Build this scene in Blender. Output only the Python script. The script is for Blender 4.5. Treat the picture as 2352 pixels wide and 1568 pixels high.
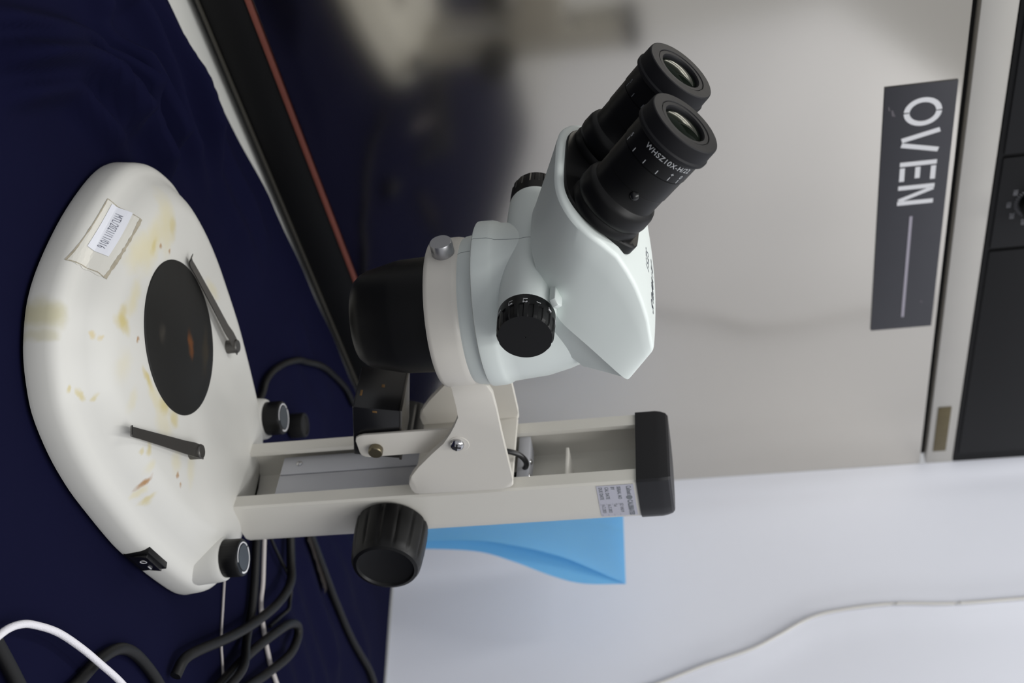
import bpy, bmesh, math, random
import numpy as np
from mathutils import Vector, Matrix
from mathutils.bvhtree import BVHTree
random.seed(7); rng = np.random.default_rng(7)
S = bpy.context.scene; COL = S.collection
for o in list(bpy.data.objects): bpy.data.objects.remove(o)
PI = math.pi

# ------------------------------------------------------------------ camera, world, lights, exposure
PITCH, ROLL, FPX = 0.159, 0.0873, 2795.68
CAMPOS = Vector((0.0211, -0.736, 0.3712))
fwd = Vector((0, math.cos(PITCH), -math.sin(PITCH)))
up0 = Vector((0, math.sin(PITCH), math.cos(PITCH))); rt0 = Vector((1, 0, 0))
rt = rt0*math.cos(ROLL) - up0*math.sin(ROLL); up = up0*math.cos(ROLL) + rt0*math.sin(ROLL)
cam = bpy.data.cameras.new('camera'); camo = bpy.data.objects.new('camera', cam); COL.objects.link(camo)
M = Matrix.Identity(4)                      # portrait photograph lying on its side: image right is the world's up
for i in range(3): M[i][0] = up[i]; M[i][1] = -rt[i]; M[i][2] = -fwd[i]; M[i][3] = CAMPOS[i]
camo.matrix_world = M
cam.sensor_fit = 'HORIZONTAL'; cam.sensor_width = 36; cam.lens = FPX/2352*36
cam.clip_start = .02; cam.clip_end = 50
cam.dof.use_dof = True; cam.dof.focus_distance = .69; cam.dof.aperture_fstop = 9.5
S.camera = camo
S.view_settings.view_transform = 'Standard'; S.view_settings.look = 'None'
S.view_settings.gamma = 1; S.view_settings.use_curve_mapping = False
S.view_settings.exposure = -0.10
W = bpy.data.worlds.new('room_light'); S.world = W; W.use_nodes = True
W.node_tree.nodes['Background'].inputs[0].default_value = (.95, .965, 1.0, 1)
W.node_tree.nodes['Background'].inputs[1].default_value = .48
def area(name, loc, target, sx, sy, power, col=(1, 1, .985)):
    l = bpy.data.lights.new(name, 'AREA'); l.shape = 'RECTANGLE'; l.size = sx; l.size_y = sy; l.energy = power; l.color = col
    o = bpy.data.objects.new(name, l); COL.objects.link(o); o.location = loc
    o.rotation_euler = (Vector(target)-Vector(loc)).to_track_quat('-Z', 'Y').to_euler(); return o
area('ceiling_or_fill_tube', (-.75, -.35, 2.0), (-.6, -.1, 0), .16, 1.3, 13)
area('ceiling_or_fill_tube', (.25, -.35, 2.05), (.25, -.35, 0), .16, 1.3, 12)
area('ceiling_or_fill_tube', (.60, -1.40, 1.80), (.0, .1, .2), .16, 1.3, 10)  # unseen fill light, added at right front to brighten the right-facing sides
area('ceiling_or_fill_tube', (.95, -1.10, 1.80), (.0, .1, .2), .16, 1.3, 8)  # second added fill light, beside the one above

# ------------------------------------------------------------------ helpers
def lin(c):
    c = c/255.0; return c/12.92 if c <= .04045 else ((c+.055)/1.055)**2.4
def rgb(r, g, b): return (lin(r), lin(g), lin(b), 1)
def mat(name, c, rough=.5, metal=0., spec=.5, var=.03, vscale=40., coat=0., bump=0., bscale=300.):
    m = bpy.data.materials.new(name); m.use_nodes = True; nt = m.node_tree; b = nt.nodes['Principled BSDF']
    tc = nt.nodes.new('ShaderNodeTexCoord'); nz = nt.nodes.new('ShaderNodeTexNoise')
    nz.inputs['Scale'].default_value = vscale; nz.inputs['Detail'].default_value = 4
    nt.links.new(tc.outputs['Object'], nz.inputs['Vector'])
    r = nt.nodes.new('ShaderNodeMix'); r.data_type = 'RGBA'
    a = [x*(1-var) for x in c[:3]]+[1]; d = [min(1, x*(1+var)) for x in c[:3]]+[1]
    r.inputs[6].default_value = a; r.inputs[7].default_value = d
    nt.links.new(nz.outputs['Fac'], r.inputs[0]); nt.links.new(r.outputs[2], b.inputs['Base Color'])
    b.inputs['Roughness'].default_value = rough; b.inputs['Metallic'].default_value = metal
    b.inputs['Specular IOR Level'].default_value = spec; b.inputs['Coat Weight'].default_value = coat
    if bump:
        n2 = nt.nodes.new('ShaderNodeTexNoise'); n2.inputs['Scale'].default_value = bscale
        nt.links.new(tc.outputs['Object'], n2.inputs['Vector'])
        bp = nt.nodes.new('ShaderNodeBump'); bp.inputs['Strength'].default_value = bump; bp.inputs['Distance'].default_value = .001
        nt.links.new(n2.outputs['Fac'], bp.inputs['Height']); nt.links.new(bp.outputs['Normal'], b.inputs['Normal'])
    m['r'] = r.name
    return m
def prop(o, label=None, cat=None, group=None, kind=None):
    if label: o['label'] = label
    if cat: o['category'] = cat
    if group: o['group'] = group
    if kind: o['kind'] = kind
    return o
def empty(name, loc, rz=0, **k):
    o = bpy.data.objects.new(name, None); COL.objects.link(o); o.location = loc; o.rotation_euler = (0, 0, rz)
    o.empty_display_size = .02
    return prop(o, **k)
def obj(name, bm, m, parent=None, smooth=40, **k):
    me = bpy.data.meshes.new(name); bm.normal_update(); bm.to_mesh(me); bm.free()
    o = bpy.data.objects.new(name, me); COL.objects.link(o)
    for mm in (m if isinstance(m, (list, tuple)) else [m]): me.materials.append(mm)
    if smooth:
        for p in me.polygons: p.use_smooth = True
        me.set_sharp_from_angle(angle=math.radians(smooth))
    if parent: o.parent = parent
    return prop(o, **k)
def place(bm, mtx, start=0):
    bm.verts.ensure_lookup_table()
    bmesh.ops.transform(bm, matrix=mtx, verts=bm.verts[start:])
def frame(loc, z, x=(1, 0, 0)):
    z = Vector(z).normalized(); x = Vector(x)
    if abs(x.normalized().dot(z)) > .999: x = Vector((0, 1, 0))
    x = (x - z*x.dot(z)).normalized(); y = z.cross(x)
    m = Matrix.Identity(4)
    for i in range(3): m[i][0] = x[i]; m[i][1] = y[i]; m[i][2] = z[i]; m[i][3] = loc[i]
    return m
def lathe(bm, prof, seg=64, wave=None, mtx=None, cap=True):
    """prof: list of (r, z); wave(angle, i) multiplies r"""
    s = len(bm.verts); rings = []
    for i, (r, z) in enumerate(prof):
        if r < 1e-7: rings.append([bm.verts.new((0, 0, z))]); continue
        rings.append([bm.verts.new(((r*(wave(a, i) if wave else 1))*math.cos(a), (r*(wave(a, i) if wave else 1))*math.sin(a), z)) for a in [2*PI*k/seg for k in range(seg)]])
    for A, B in zip(rings, rings[1:]):
        if len(A) == 1 and len(B) == 1: continue
        for k in range(seg):
            k2 = (k+1) % seg
            if len(A) == 1: bm.faces.new((A[0], B[k2], B[k]))
            elif len(B) == 1: bm.faces.new((A[k], A[k2], B[0]))
            else: bm.faces.new((A[k], A[k2], B[k2], B[k]))
    if cap:
        if len(rings[0]) > 1: bm.faces.new(list(reversed(rings[0])))
        if len(rings[-1]) > 1: bm.faces.new(rings[-1])
    if mtx is not None: place(bm, mtx, s)
    return bm
def box(bm, x0, x1, y0, y1, z0, z1, bev=0., mtx=None, seg=2):
    s = len(bm.verts)
    v = [bm.verts.new(p) for p in ((x0,y0,z0),(x1,y0,z0),(x1,y1,z0),(x0,y1,z0),(x0,y0,z1),(x1,y0,z1),(x1,y1,z1),(x0,y1,z1))]
    fs = [bm.faces.new([v[i] for i in q]) for q in ((3,2,1,0),(4,5,6,7),(0,1,5,4),(1,2,6,5),(2,3,7,6),(3,0,4,7))]
    if bev:
        es = list({e for f in fs for e in f.edges}); bmesh.ops.bevel(bm, geom=es, offset=bev, segments=seg, profile=.5, affect='EDGES')
    if mtx is not None: place(bm, mtx, s)
    return bm
def prism(bm, pts, h0, h1, bev=0., mtx=None, seg=2):
    """polygon in xy extruded z h0..h1"""
    s = len(bm.verts); n = len(pts)
    a = [bm.verts.new((p[0], p[1], h0)) for p in pts]; b = [bm.verts.new((p[0], p[1], h1)) for p in pts]
    f0 = bm.faces.new(list(reversed(a))); f1 = bm.faces.new(b)
    for k in range(n): bm.faces.new((a[k], a[(k+1) % n], b[(k+1) % n], b[k]))
    if bev:
        es = list(f0.edges)+list(f1.edges); bmesh.ops.bevel(bm, geom=es, offset=bev, segments=seg, profile=.5, affect='EDGES')
    bmesh.ops.triangulate(bm, faces=[f for f in bm.faces if len(f.verts) > 4 and f.is_valid])
    if mtx is not None: place(bm, mtx, s)
    return bm
def spline(pts, n=12, closed=False):
    P = [np.array(p, float) for p in pts]; out = []; N = len(P)
    for i in range(N if closed else N-1):
        p0 = P[(i-1) % N] if closed or i > 0 else 2*P[0]-P[1]
        p1, p2 = P[i], P[(i+1) % N]
        p3 = P[(i+2) % N] if closed or i+2 < N else 2*P[-1]-P[-2]
        for k in range(n):
            t = k/n
            out.append(.5*((2*p1)+(-p0+p2)*t+(2*p0-5*p1+4*p2-p3)*t*t+(-p0+3*p1-3*p2+p3)*t**3))
    if not closed: out.append(P[-1])
    return out
def tube(bm, pts, r, seg=12, n=10, braid=0):
    P = [Vector(p) for p in spline(pts, n)]
    up_ = Vector((0, 0, 1)); rings = []
    for i, p in enumerate(P):
        t = (P[min(i+1, len(P)-1)]-P[max(i-1, 0)]).normalized()
        x = t.cross(up_); x = Vector((1, 0, 0)) if x.length < 1e-3 else x.normalized(); y = x.cross(t).normalized()
        rings.append([bm.verts.new(p+(x*math.cos(a)+y*math.sin(a))*r) for a in [2*PI*k/seg for k in range(seg)]])
    for A, B in zip(rings, rings[1:]):
        for k in range(seg): bm.faces.new((A[k], B[k], B[(k+1) % seg], A[(k+1) % seg]))
    bm.faces.new(list(rings[0])); bm.faces.new(list(reversed(rings[-1])))
    return bm
def text_bm(s, size, extrude=.0002, align='CENTER', sx=1., shear=0., offset=0.):
    cu = bpy.data.curves.new('t', 'FONT'); cu.body = s; cu.size = size; cu.extrude = extrude; cu.align_x = align; cu.align_y = 'CENTER'
    cu.shear = shear; cu.space_character = 1.08; cu.offset = offset; cu.resolution_u = 4
    o = bpy.data.objects.new('t', cu); COL.objects.link(o)
    dg = bpy.context.evaluated_depsgraph_get(); dg.update()
    me = bpy.data.meshes.new_from_object(o.evaluated_get(dg)); bm = bmesh.new(); bm.from_mesh(me)
    bpy.data.objects.remove(o); bpy.data.curves.remove(cu); bpy.data.meshes.remove(me)
    if sx != 1: bmesh.ops.scale(bm, vec=(sx, 1, 1), verts=bm.verts)
    return bm
def merge(bm, other, mtx=None):
    me = bpy.data.meshes.new('tmp'); other.to_mesh(me); other.free(); s = len(bm.verts); bm.from_mesh(me); bpy.data.meshes.remove(me)
    if mtx is not None: place(bm, mtx, s)
    return bm

# ------------------------------------------------------------------ materials
CREAM = rgb(214, 211, 203); 
M_cream = mat('cream_enamel', CREAM, .38, var=.015, bump=.02)
M_ring = mat('cream_bracket_enamel', rgb(212, 208, 200), .36, var=.015)
M_head = mat('pale_green_white_plastic', rgb(221, 228, 225), .42, var=.01, bump=.012, bscale=1500)
M_blackp = mat('black_plastic', rgb(11, 11, 12), .42, spec=.3, var=.05)
M_blackr = mat('black_rubber', rgb(17, 17, 21), .6, spec=.3, var=.05, bump=.03, bscale=2500)
M_blackg = mat('black_gloss', rgb(20, 20, 22), .28, var=.05)
M_chrome = mat('chrome', rgb(190, 190, 192), .18, 1.)
M_steel = mat('spring_steel', rgb(104, 102, 99), .42, 1.)
M_knurl = mat('satin_steel', rgb(175, 175, 178), .38, .9)
M_alu = mat('satin_aluminium', rgb(186, 187, 193), .5, .35)
M_plate = mat('matt_black_stage', rgb(24, 24, 23), .6, spec=.3, var=.1)
M_white = mat('white_paint_mark', rgb(225, 225, 228), .5)
M_grey = mat('grey_print', rgb(120, 124, 130), .6)
M_dgrey = mat('dark_grey_print', rgb(70, 75, 82), .6)
M_print = mat('white_engraving', rgb(190, 192, 195), .5)
M_paper = mat('white_label_paper', rgb(226, 228, 236), .6)
M_tape = mat('yellowed_clear_tape', rgb(213, 211, 203), .3, var=.03)
M_silver = mat('silver_sticker', rgb(186, 186, 198), .35)
M_brown = mat('olive_brown_brass', rgb(98, 88, 62), .5, .3, var=.2, vscale=120)
M_capm = mat('black_pillar_cap_plastic', rgb(20, 20, 24), .45, spec=.35)
M_knobtop = mat('slate_knob_face', rgb(62, 68, 74), .5)

# stained base enamel: yellow spots in the enamel itself
def stains(m, spots, col):
    nt = m.node_tree; b = nt.nodes['Principled BSDF']; base = nt.nodes[m['r']].outputs[2]
    tc = nt.nodes.new('ShaderNodeTexCoord'); nz = nt.nodes.new('ShaderNodeTexNoise'); nz.inputs['Scale'].default_value = 90; nz.inputs['Detail'].default_value = 5
    nt.links.new(tc.outputs['Object'], nz.inputs['Vector'])
    wob = nt.nodes.new('ShaderNodeVectorMath'); wob.operation = 'MULTIPLY_ADD'; wob.inputs[1].default_value = (.009, .009, 0)
    nt.links.new(nz.outputs['Color'], wob.inputs[0]); nt.links.new(tc.outputs['Object'], wob.inputs[2])
    for (x, y, rx, ry, rot, st, c) in spots:
        mp = nt.nodes.new('ShaderNodeMapping'); mp.vector_type = 'TEXTURE'
        mp.inputs['Location'].default_value = (x+.0045, y+.0045, .02); mp.inputs['Rotation'].default_value = (0, 0, rot); mp.inputs['Scale'].default_value = (rx, ry, .06)
        nt.links.new(wob.outputs[0], mp.inputs['Vector'])
        ln = nt.nodes.new('ShaderNodeVectorMath'); ln.operation = 'LENGTH'; nt.links.new(mp.outputs[0], ln.inputs[0])
        mr = nt.nodes.new('ShaderNodeMapRange'); mr.interpolation_type = 'SMOOTHSTEP'; mr.inputs[1].default_value = 1.15; mr.inputs[2].default_value = .25; mr.inputs[3].default_value = 0; mr.inputs[4].default_value = st
        nt.links.new(ln.outputs['Value'], mr.inputs[0])
        mx = nt.nodes.new('ShaderNodeMix'); mx.data_type = 'RGBA'; mx.inputs[7].default_value = c
        nt.links.new(mr.outputs[0], mx.inputs[0]); nt.links.new(base, mx.inputs[6]); base = mx.outputs[2]
    nt.links.new(base, b.inputs['Base Color'])
YEL = rgb(196, 178, 96); BRN = rgb(160, 112, 45); PAL = rgb(212, 202, 160)
M_base = mat('stained_cream_enamel', rgb(210, 209, 204), .42, spec=.35, var=.015)
STN = rgb(176, 168, 118); ORG = rgb(205, 182, 112)
stains(M_base, [(-0.0180,-0.0620,0.0325,0.0112,0.05,0.75,PAL),
    (-0.0450,-0.0580,0.0275,0.0112,0.50,0.65,PAL),
    (0.0020,-0.0700,0.0225,0.0088,0.00,0.60,PAL),
    (0.0300,-0.0570,0.0200,0.0075,0.10,0.60,PAL),
    (0.0510,-0.0560,0.0063,0.0100,0.30,0.75,YEL),
    (0.0460,-0.0600,0.0075,0.0050,0.00,0.55,YEL),
    (-0.0170,-0.0600,0.0088,0.0037,0.20,0.50,YEL),
    (-0.0500,-0.0520,0.0100,0.0063,0.60,0.50,YEL),
    (0.0750,-0.0875,0.0112,0.0088,0.60,0.60,STN),
    (0.0860,-0.0800,0.0050,0.0050,0.00,0.40,STN),
    (0.0730,-0.0660,0.0037,0.0020,0.80,0.60,ORG),
    (0.0710,-0.0620,0.0031,0.0019,0.00,0.50,ORG),
    (0.0450,-0.0370,0.0025,0.0020,0.00,0.80,BRN),
    (0.1010,-0.0540,0.0030,0.0019,0.80,0.60,YEL),
    (0.0985,-0.0470,0.0050,0.0019,1.20,0.60,YEL),
    (0.0960,-0.0400,0.0030,0.0020,0.00,0.50,YEL),
    (0.0545,-0.0140,0.0044,0.0112,-0.15,0.75,YEL),
    (0.0565,0.0000,0.0075,0.0150,0.00,0.60,PAL),
    (0.0510,0.0120,0.0063,0.0100,0.50,0.70,YEL),
    (0.0470,0.0260,0.0075,0.0075,0.70,0.60,YEL),
    (0.0600,0.0180,0.0112,0.0150,0.00,0.45,PAL),
    (0.0850,0.0130,0.0050,0.0037,0.00,0.55,YEL),
    (0.0920,0.0090,0.0025,0.0025,0.00,0.50,YEL),
    (0.0900,0.0230,0.0063,0.0050,0.00,0.45,PAL),
    (0.0970,0.0300,0.0050,0.0025,0.30,0.85,BRN),
    (0.1000,0.0350,0.0050,0.0037,0.00,0.55,PAL),
    (0.0970,0.0440,0.0050,0.0037,0.00,0.55,YEL),
    (0.0720,0.0510,0.0028,0.0020,0.40,0.75,BRN),
    (0.0750,0.0575,0.0025,0.0019,0.00,0.70,BRN),
    (0.0670,0.0450,0.0100,0.0075,0.00,0.45,PAL),
    (0.0560,0.0640,0.0150,0.0075,0.40,0.40,PAL),
    (-0.0660,0.0140,0.0063,0.0150,0.30,0.50,PAL),
    (-0.0580,0.0160,0.0037,0.0125,0.20,0.40,YEL),
    (-0.0330,-0.0450,0.0028,0.0022,0.00,0.70,BRN),
    (-0.0250,-0.0540,0.0030,0.0022,0.00,0.75,BRN),
    (0.0780,-0.0200,0.0112,0.0063,0.00,0.35,PAL),
    (0.0700,-0.0400,0.0150,0.0100,0.00,0.30,PAL)], YEL)
M_stage = M_plate; stains(M_stage, [(-.006, .012, .012, .005, .9, .8, rgb(120, 70, 25)), (.018, -.02, .008, .006, .3, .35, rgb(80, 74, 66)), (-.02, .03, .02, .006, .6, .4, rgb(70, 58, 36))], BRN)

# ------------------------------------------------------------------ MICROSCOPE
TH = 0.8602
micro = empty('stereo_microscope', (0, 0, 0), -TH, label='cream and black stereo microscope with two eyepieces standing on the navy cloth', cat='microscope')
# ---- base
half = [(0,-101),(30,-99.5),(54,-96),(72,-90),(88,-80),(98,-71),(107,-59),(113,-48),(117,-33),(119.5,-14),(119.5,9),(117,31),(113,58),(109,77),(100,107),(91,133),(83,153),(75,166),(63,177),(46,185),(24,190),(0,192)]
outl = half + [(-x, y) for x, y in reversed(half[1:-1])]
outl = [p/1000 for p in spline(outl, 4, closed=True)]
def base_ring(inset, s, z):
    n = len(outl); R = []
    for i, p in enumerate(outl):
        t = outl[(i+1) % n]-outl[i-1]; t /= np.linalg.norm(t); nn = np.array([t[1], -t[0]])
        q = p - nn*inset; q = np.array([q[0]*s, 25e-3+(q[1]-25e-3)*s]); R.append((q[0], q[1], z))
    return R
bm = bmesh.new(); R = []
for ins, s, z in [(.003,1,.0),(.0005,1,.0015),(0,1,.004),(.0012,1,.0135),(.002,1,.0162),(.0034,1,.0186),(.0056,1,.0206),(.0085,1,.0222),(.012,1,.0237),(.012,.96,.0287),(.012,.93,.0319),(.012,.905,.0341),(.012,.885,.0356),(.012,.865,.0369),(.012,.84,.0381),(.012,.80,.039),(.012,.5,.039),(.012,.15,.039)]:
    R.append([bm.verts.new(p) for p in base_ring(ins, s, z)])
for A, B in zip(R, R[1:]):
    for k in range(len(A)): bm.faces.new((A[k], A[(k+1) % len(A)], B[(k+1) % len(A)], B[k]))
bm.faces.new(list(reversed(R[0]))); bm.faces.new(R[-1])
base_tree = BVHTree.FromBMesh(bm)
base = obj('base', bm, M_base, micro, 35)
def on_base(x, y, dz=.0004):
    h = base_tree.ray_cast(Vector((x, y, .2)), Vector((0, 0, -1))); return h[0].z+dz if h[0] else .03
bm = lathe(bmesh.new(), [(.0495,.0385),(.05,.0392),(.0497,.0398),(.049,.0402),(0,.0402)], 96)
obj('stage_plate', bm, M_stage, micro, label='round matt black stage plate with rust marks')
# stage clips
def clip(px, py, tx, ty, z0=.039):
    c = lathe(bmesh.new(), [(.0048,z0-.001),(.0048,z0+.0072),(.0042,z0+.008),(0,z0+.008)], 32, mtx=Matrix.Translation((px, py, 0)))
    p = obj('stage_clip', c, M_steel, micro)
    d = Vector((tx-px, ty-py, 0)); L = d.length; d.normalize(); s = Vector((-d.y, d.x, 0))
    bm = bmesh.new(); rows = []
    for t, w, h in [(-.05,.0045,.0062),(.06,.0045,.0062),(.12,.0045,.0060),(.2,.0042,.0050),(.5,.0036,.0040),(.85,.003,.0024),(.93,.003,.0018),(.97,.003,.0024),(1.0,.0028,.0046)]:
        b = Vector((px, py, z0+h))+d*(L*t)
        rows.append([bm.verts.new(b+s*w), bm.verts.new(b-s*w), bm.verts.new(b-s*w+Vector((0,0,.0007))), bm.verts.new(b+s*w+Vector((0,0,.0007)))])
    for A, B in zip(rows, rows[1:]):
        for k in range(4): bm.faces.new((A[k], B[k], B[(k+1) % 4], A[(k+1) % 4]))
    bm.faces.new(rows[0]); bm.faces.new(list(reversed(rows[-1]))); bmesh.ops.recalc_face_normals(bm, faces=bm.faces)
    obj('spring_arm', bm, M_steel, p, 30)
clip(.0475, .0565, .099, -.016); clip(-.053, .0555, -.048, -.028)
# brightness knobs
for s in (1, -1):
    cx, cy = s*.0665, .1405
    bm = lathe(bmesh.new(), [(.0168,.020),(.0158,.033),(.0152,.0375),(.0145,.039),(0,.039)], 48, mtx=Matrix.Translation((cx, cy, 0)))
    obj('knob_boss', bm, M_base, micro)
    bm = lathe(bmesh.new(), [(.0122,.0388),(.0126,.0395),(.0126,.0500),(.0120,.0515),(.0118,.0517),(0,.0517)], 96, wave=lambda a, i: 1+(.012*(math.cos(a*36) > 0) if 1 <= i <= 2 else 0), mtx=Matrix.Translation((cx, cy, 0)))
    k = obj('brightness_knob', bm, M_blackp, micro)
    bm = lathe(bmesh.new(), [(.0086,.0515),(.0086,.0520),(0,.0520)], 48, mtx=Matrix.Translation((cx, cy, 0)))
    obj('knob_face', bm, M_knobtop, k)
    bm = bmesh.new()
    for a0, a1, w in ((.4, 3.0, .0012), (3.15, 5.7, .0009)):
        pts = [(( .0101+w/2)*math.cos(a0+(a1-a0)*i/30), (.0101+w/2)*math.sin(a0+(a1-a0)*i/30)) for i in range(31)]+[((.0101-w/2)*math.cos(a0+(a1-a0)*i/30), (.0101-w/2)*math.sin(a0+(a1-a0)*i/30)) for i in range(30, -1, -1)]
        prism(bm, pts, .0516, .0519)
    place(bm, Matrix.Translation((cx, cy, 0)))
    obj('dial_mark', bm, M_white, k, 0)
# power switch on the right rear flank
sw = frame((.1035, .0935, .0108), (.958, .285, .03), (-.285, .958, 0))
bm = box(bmesh.new(), -.0135, .0135, -.0085, .0085, -.006, .0010, .0006, sw); swf = obj('power_switch', bm, M_blackp, micro)
bm = bmesh.new(); prism(bm, [(-.0065,.0010),(.0,.0022),(.0065,.0034),(.0065,.0004),(-.0065,.0004)], -.0110, .0110, .0003)
place(bm, sw @ Matrix(((0,0,1,0),(1,0,0,0),(0,1,0,0),(0,0,0,1)))); obj('rocker', bm, M_blackg, swf)
bm = bmesh.new(); lathe(bm, [(.0022,.0),(.0022,.0003),(.0016,.0003),(.0016,0)], 24, cap=False); place(bm, Matrix.Translation((-.004,.001,.0026)))
box(bm, .003, .0075, .0006, .0014, .0026, .0030); place(bm, sw); obj('switch_mark', bm, M_white, swf, 0)
# inventory sticker (old yellowed tape with a white label on it)
def quad_grid(P, n, m):
    P = [np.array(p) for p in P]; g = []
    for i in range(n+1):
        g.append([(P[0]*(1-i/n)+P[1]*i/n)*(1-j/m)+(P[3]*(1-i/n)+P[2]*i/n)*j/m for j in range(m+1)])
    return g
def decal(name, P, m, dz, parent, wobble=0., n=16, **k):
    bm = bmesh.new(); g = quad_grid(P, n, n)
    V = [[None]*(n+1) for _ in range(n+1)]
    for i in range(n+1):
        for j in range(n+1):
            x, y = g[i][j]
            if wobble and i == n and 3 < j: x += wobble*math.sin(j*1.3)*.5; y += wobble*(1 if 5 < j < 12 else .2)
            V[i][j] = bm.verts.new((x, y, on_base(x, y, dz)))
    for i in range(n):
        for j in range(n): bm.faces.new((V[i][j], V[i+1][j], V[i+1][j+1], V[i][j+1]))
    bmesh.ops.recalc_face_normals(bm, faces=bm.faces)
    return obj(name, bm, m, parent, 0, **k)
ST = [(-.0225,-.0948),(-.0240,-.0767),(.0366,-.0788),(.0396,-.0965)]
stk = decal('inventory_sticker', [ST[0], ST[3], ST[2], ST[1]], M_tape, .0003, micro, -.001, label='old yellowed tape patch with dirty edges')
# dirty rim of the tape
bm = bmesh.new(); 
E_ = [ST[0], ST[1], ST[2], (.0352,-.0825), (.0362,-.0868), (.0372,-.0905), ST[3], ST[0]]
for a, b, w in zip(E_, E_[1:], (.0003,.0008,.00035,.00035,.00035,.00035,.0003)):
    a = np.array(a); b = np.array(b); d = (b-a)/np.linalg.norm(b-a); nn = np.array([-d[1], d[0]])
    N_ = 24; prev = None
    for i in range(N_+1):
        p = a+(b-a)*i/N_; ww = w*(.5+rng.random()*.8)
        q = [bm.verts.new((*(p+nn*ww), on_base(*(p+nn*ww), .0005))), bm.verts.new((*(p-nn*ww), on_base(*(p-nn*ww), .0005)))]
        if prev: bm.faces.new((prev[0], q[0], q[1], prev[1]))
        prev = q
bmesh.ops.recalc_face_normals(bm, faces=bm.faces)
obj('grime_edge', bm, mat('grey_brown_grime', rgb(168, 160, 142), .7, var=.3, vscale=200), stk, 0)
lab = decal('paper_label', [(-.0210,-.0918),(.0227,-.0927),(.0207,-.0824),(-.0244,-.0814)], M_paper, .0007, micro, label='small white printed label')
t = text_bm('MTL/2021/11/016', .0046, .0001, sx=.95, offset=-.00008)
for v in t.verts:
    x, y = v.co.x, v.co.y
    X = .0005+x-y*.15; Y = -.0868+y*1.05-x*.015; v.co = Vector((X, Y, on_base(X, Y, .0010+v.co.z)))
obj('lettering', t, mat('faded_grey_ink', rgb(118, 120, 132), .6), lab, 0)

# ---- pillar: C channel
def cshape():
    o = [(-.0205,.130),(-.030,.130),(-.0314,.1314),(-.0314,.156),(-.0300,.164),(-.026,.1705),(-.020,.1755),(-.010,.1785),(0,.1793)]
    i = [(-.0205,.1335),(-.0275,.1335),(-.0275,.150),(-.024,.1575),(-.015,.1605),(0,.161)]
    oo = o+[(-x, y) for x, y in reversed(o[:-1])]; ii = i+[(-x, y) for x, y in reversed(i[:-1])]
    return oo, ii
oo, ii = cshape()
def refine(p, n=1): return p
bm = bmesh.new(); z0, z1 = .0372, .3178
def lift(x, y): return z0
loops = {}
for key, pts in (('o', oo), ('i', ii)):
    loops[key] = ([bm.verts.new((x, y, z0)) for x, y in pts], [bm.verts.new((x, y, z1)) for x, y in pts])
for key, rev in (('o', 0), ('i', 1)):
    A, B = loops[key]
    for k in range(len(A)-1): bm.faces.new((A[k], A[k+1], B[k+1], B[k]) if not rev else (A[k+1], A[k], B[k], B[k+1]))
O0, O1 = loops['o']; I0, I1 = loops['i']
bm.faces.new((O0[0], O1[0], I1[0], I0[0])); bm.faces.new((O0[-1], I0[-1], I1[-1], O1[-1]))
bm.faces.new(O1+list(reversed(I1))); bm.faces.new(list(reversed(O0))+I0)
bmesh.ops.triangulate(bm, faces=[f for f in bm.faces if len(f.verts) > 4]); bmesh.ops.recalc_face_normals(bm, faces=bm.faces)
pil = obj('pillar', bm, M_cream, micro, 35)
bm = bmesh.new(); box(bm, -.008, .0270, .1345, .160, .2690, .2712, .0004)
obj('inner_rib', bm, M_cream, pil)
# cap
bm = bmesh.new(); R = []
co = [(x*1.035, .1545+(y-.1545)*1.05) for x, y in oo[1:-1]]
for s, z in ((1,.3172),(1,.331),(.985,.3345),(.95,.338),(.90,.3395)):
    R.append([bm.verts.new((x*s, .1545+(y-.1545)*s, z)) for x, y in co])
for A, B in zip(R, R[1:]):
    for k in range(len(A)): bm.faces.new((A[k], A[(k+1) % len(A)], B[(k+1) % len(A)], B[k]))
bm.faces.new(list(reversed(R[0]))); bm.faces.new(R[-1]); bmesh.ops.recalc_face_normals(bm, faces=bm.faces)
obj('pillar_cap', bm, M_capm, micro, 25)
# sliding plate in the channel
bm = bmesh.new(); box(bm, -.0203, -.0035, .1365, .142, .0635, .229, .0004); box(bm, -.0025, .0203, .1365, .142, .0635, .229, .0004); box(bm, -.019, .019, .141, .146, .07, .229)
pl = obj('rack_plate', bm, M_alu, micro, 30, label='satin aluminium slide plate in the pillar channel')
bm = bmesh.new(); box(bm, -.0203, .0203, .1335, .150, .236, .244, .0005)
obj('slide_block', bm, M_alu, micro)
bm = lathe(bmesh.new(), [(.0022,0),(.0022,.0006),(.0012,.0012),(0,.0012)], 24, mtx=frame((-.013,.1365,.076),(0,-1,0))); 
obj('plate_screw', bm, M_chrome, pl)
bm = bmesh.new()
for x in (-.001, .0125): lathe(bm, [(.002,0),(.002,.0006),(.0012,.0012),(0,.0012)], 20, mtx=frame((x,.139,.244),(0,-.3,1)))
obj('block_screw', bm, M_chrome, pl)

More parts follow.
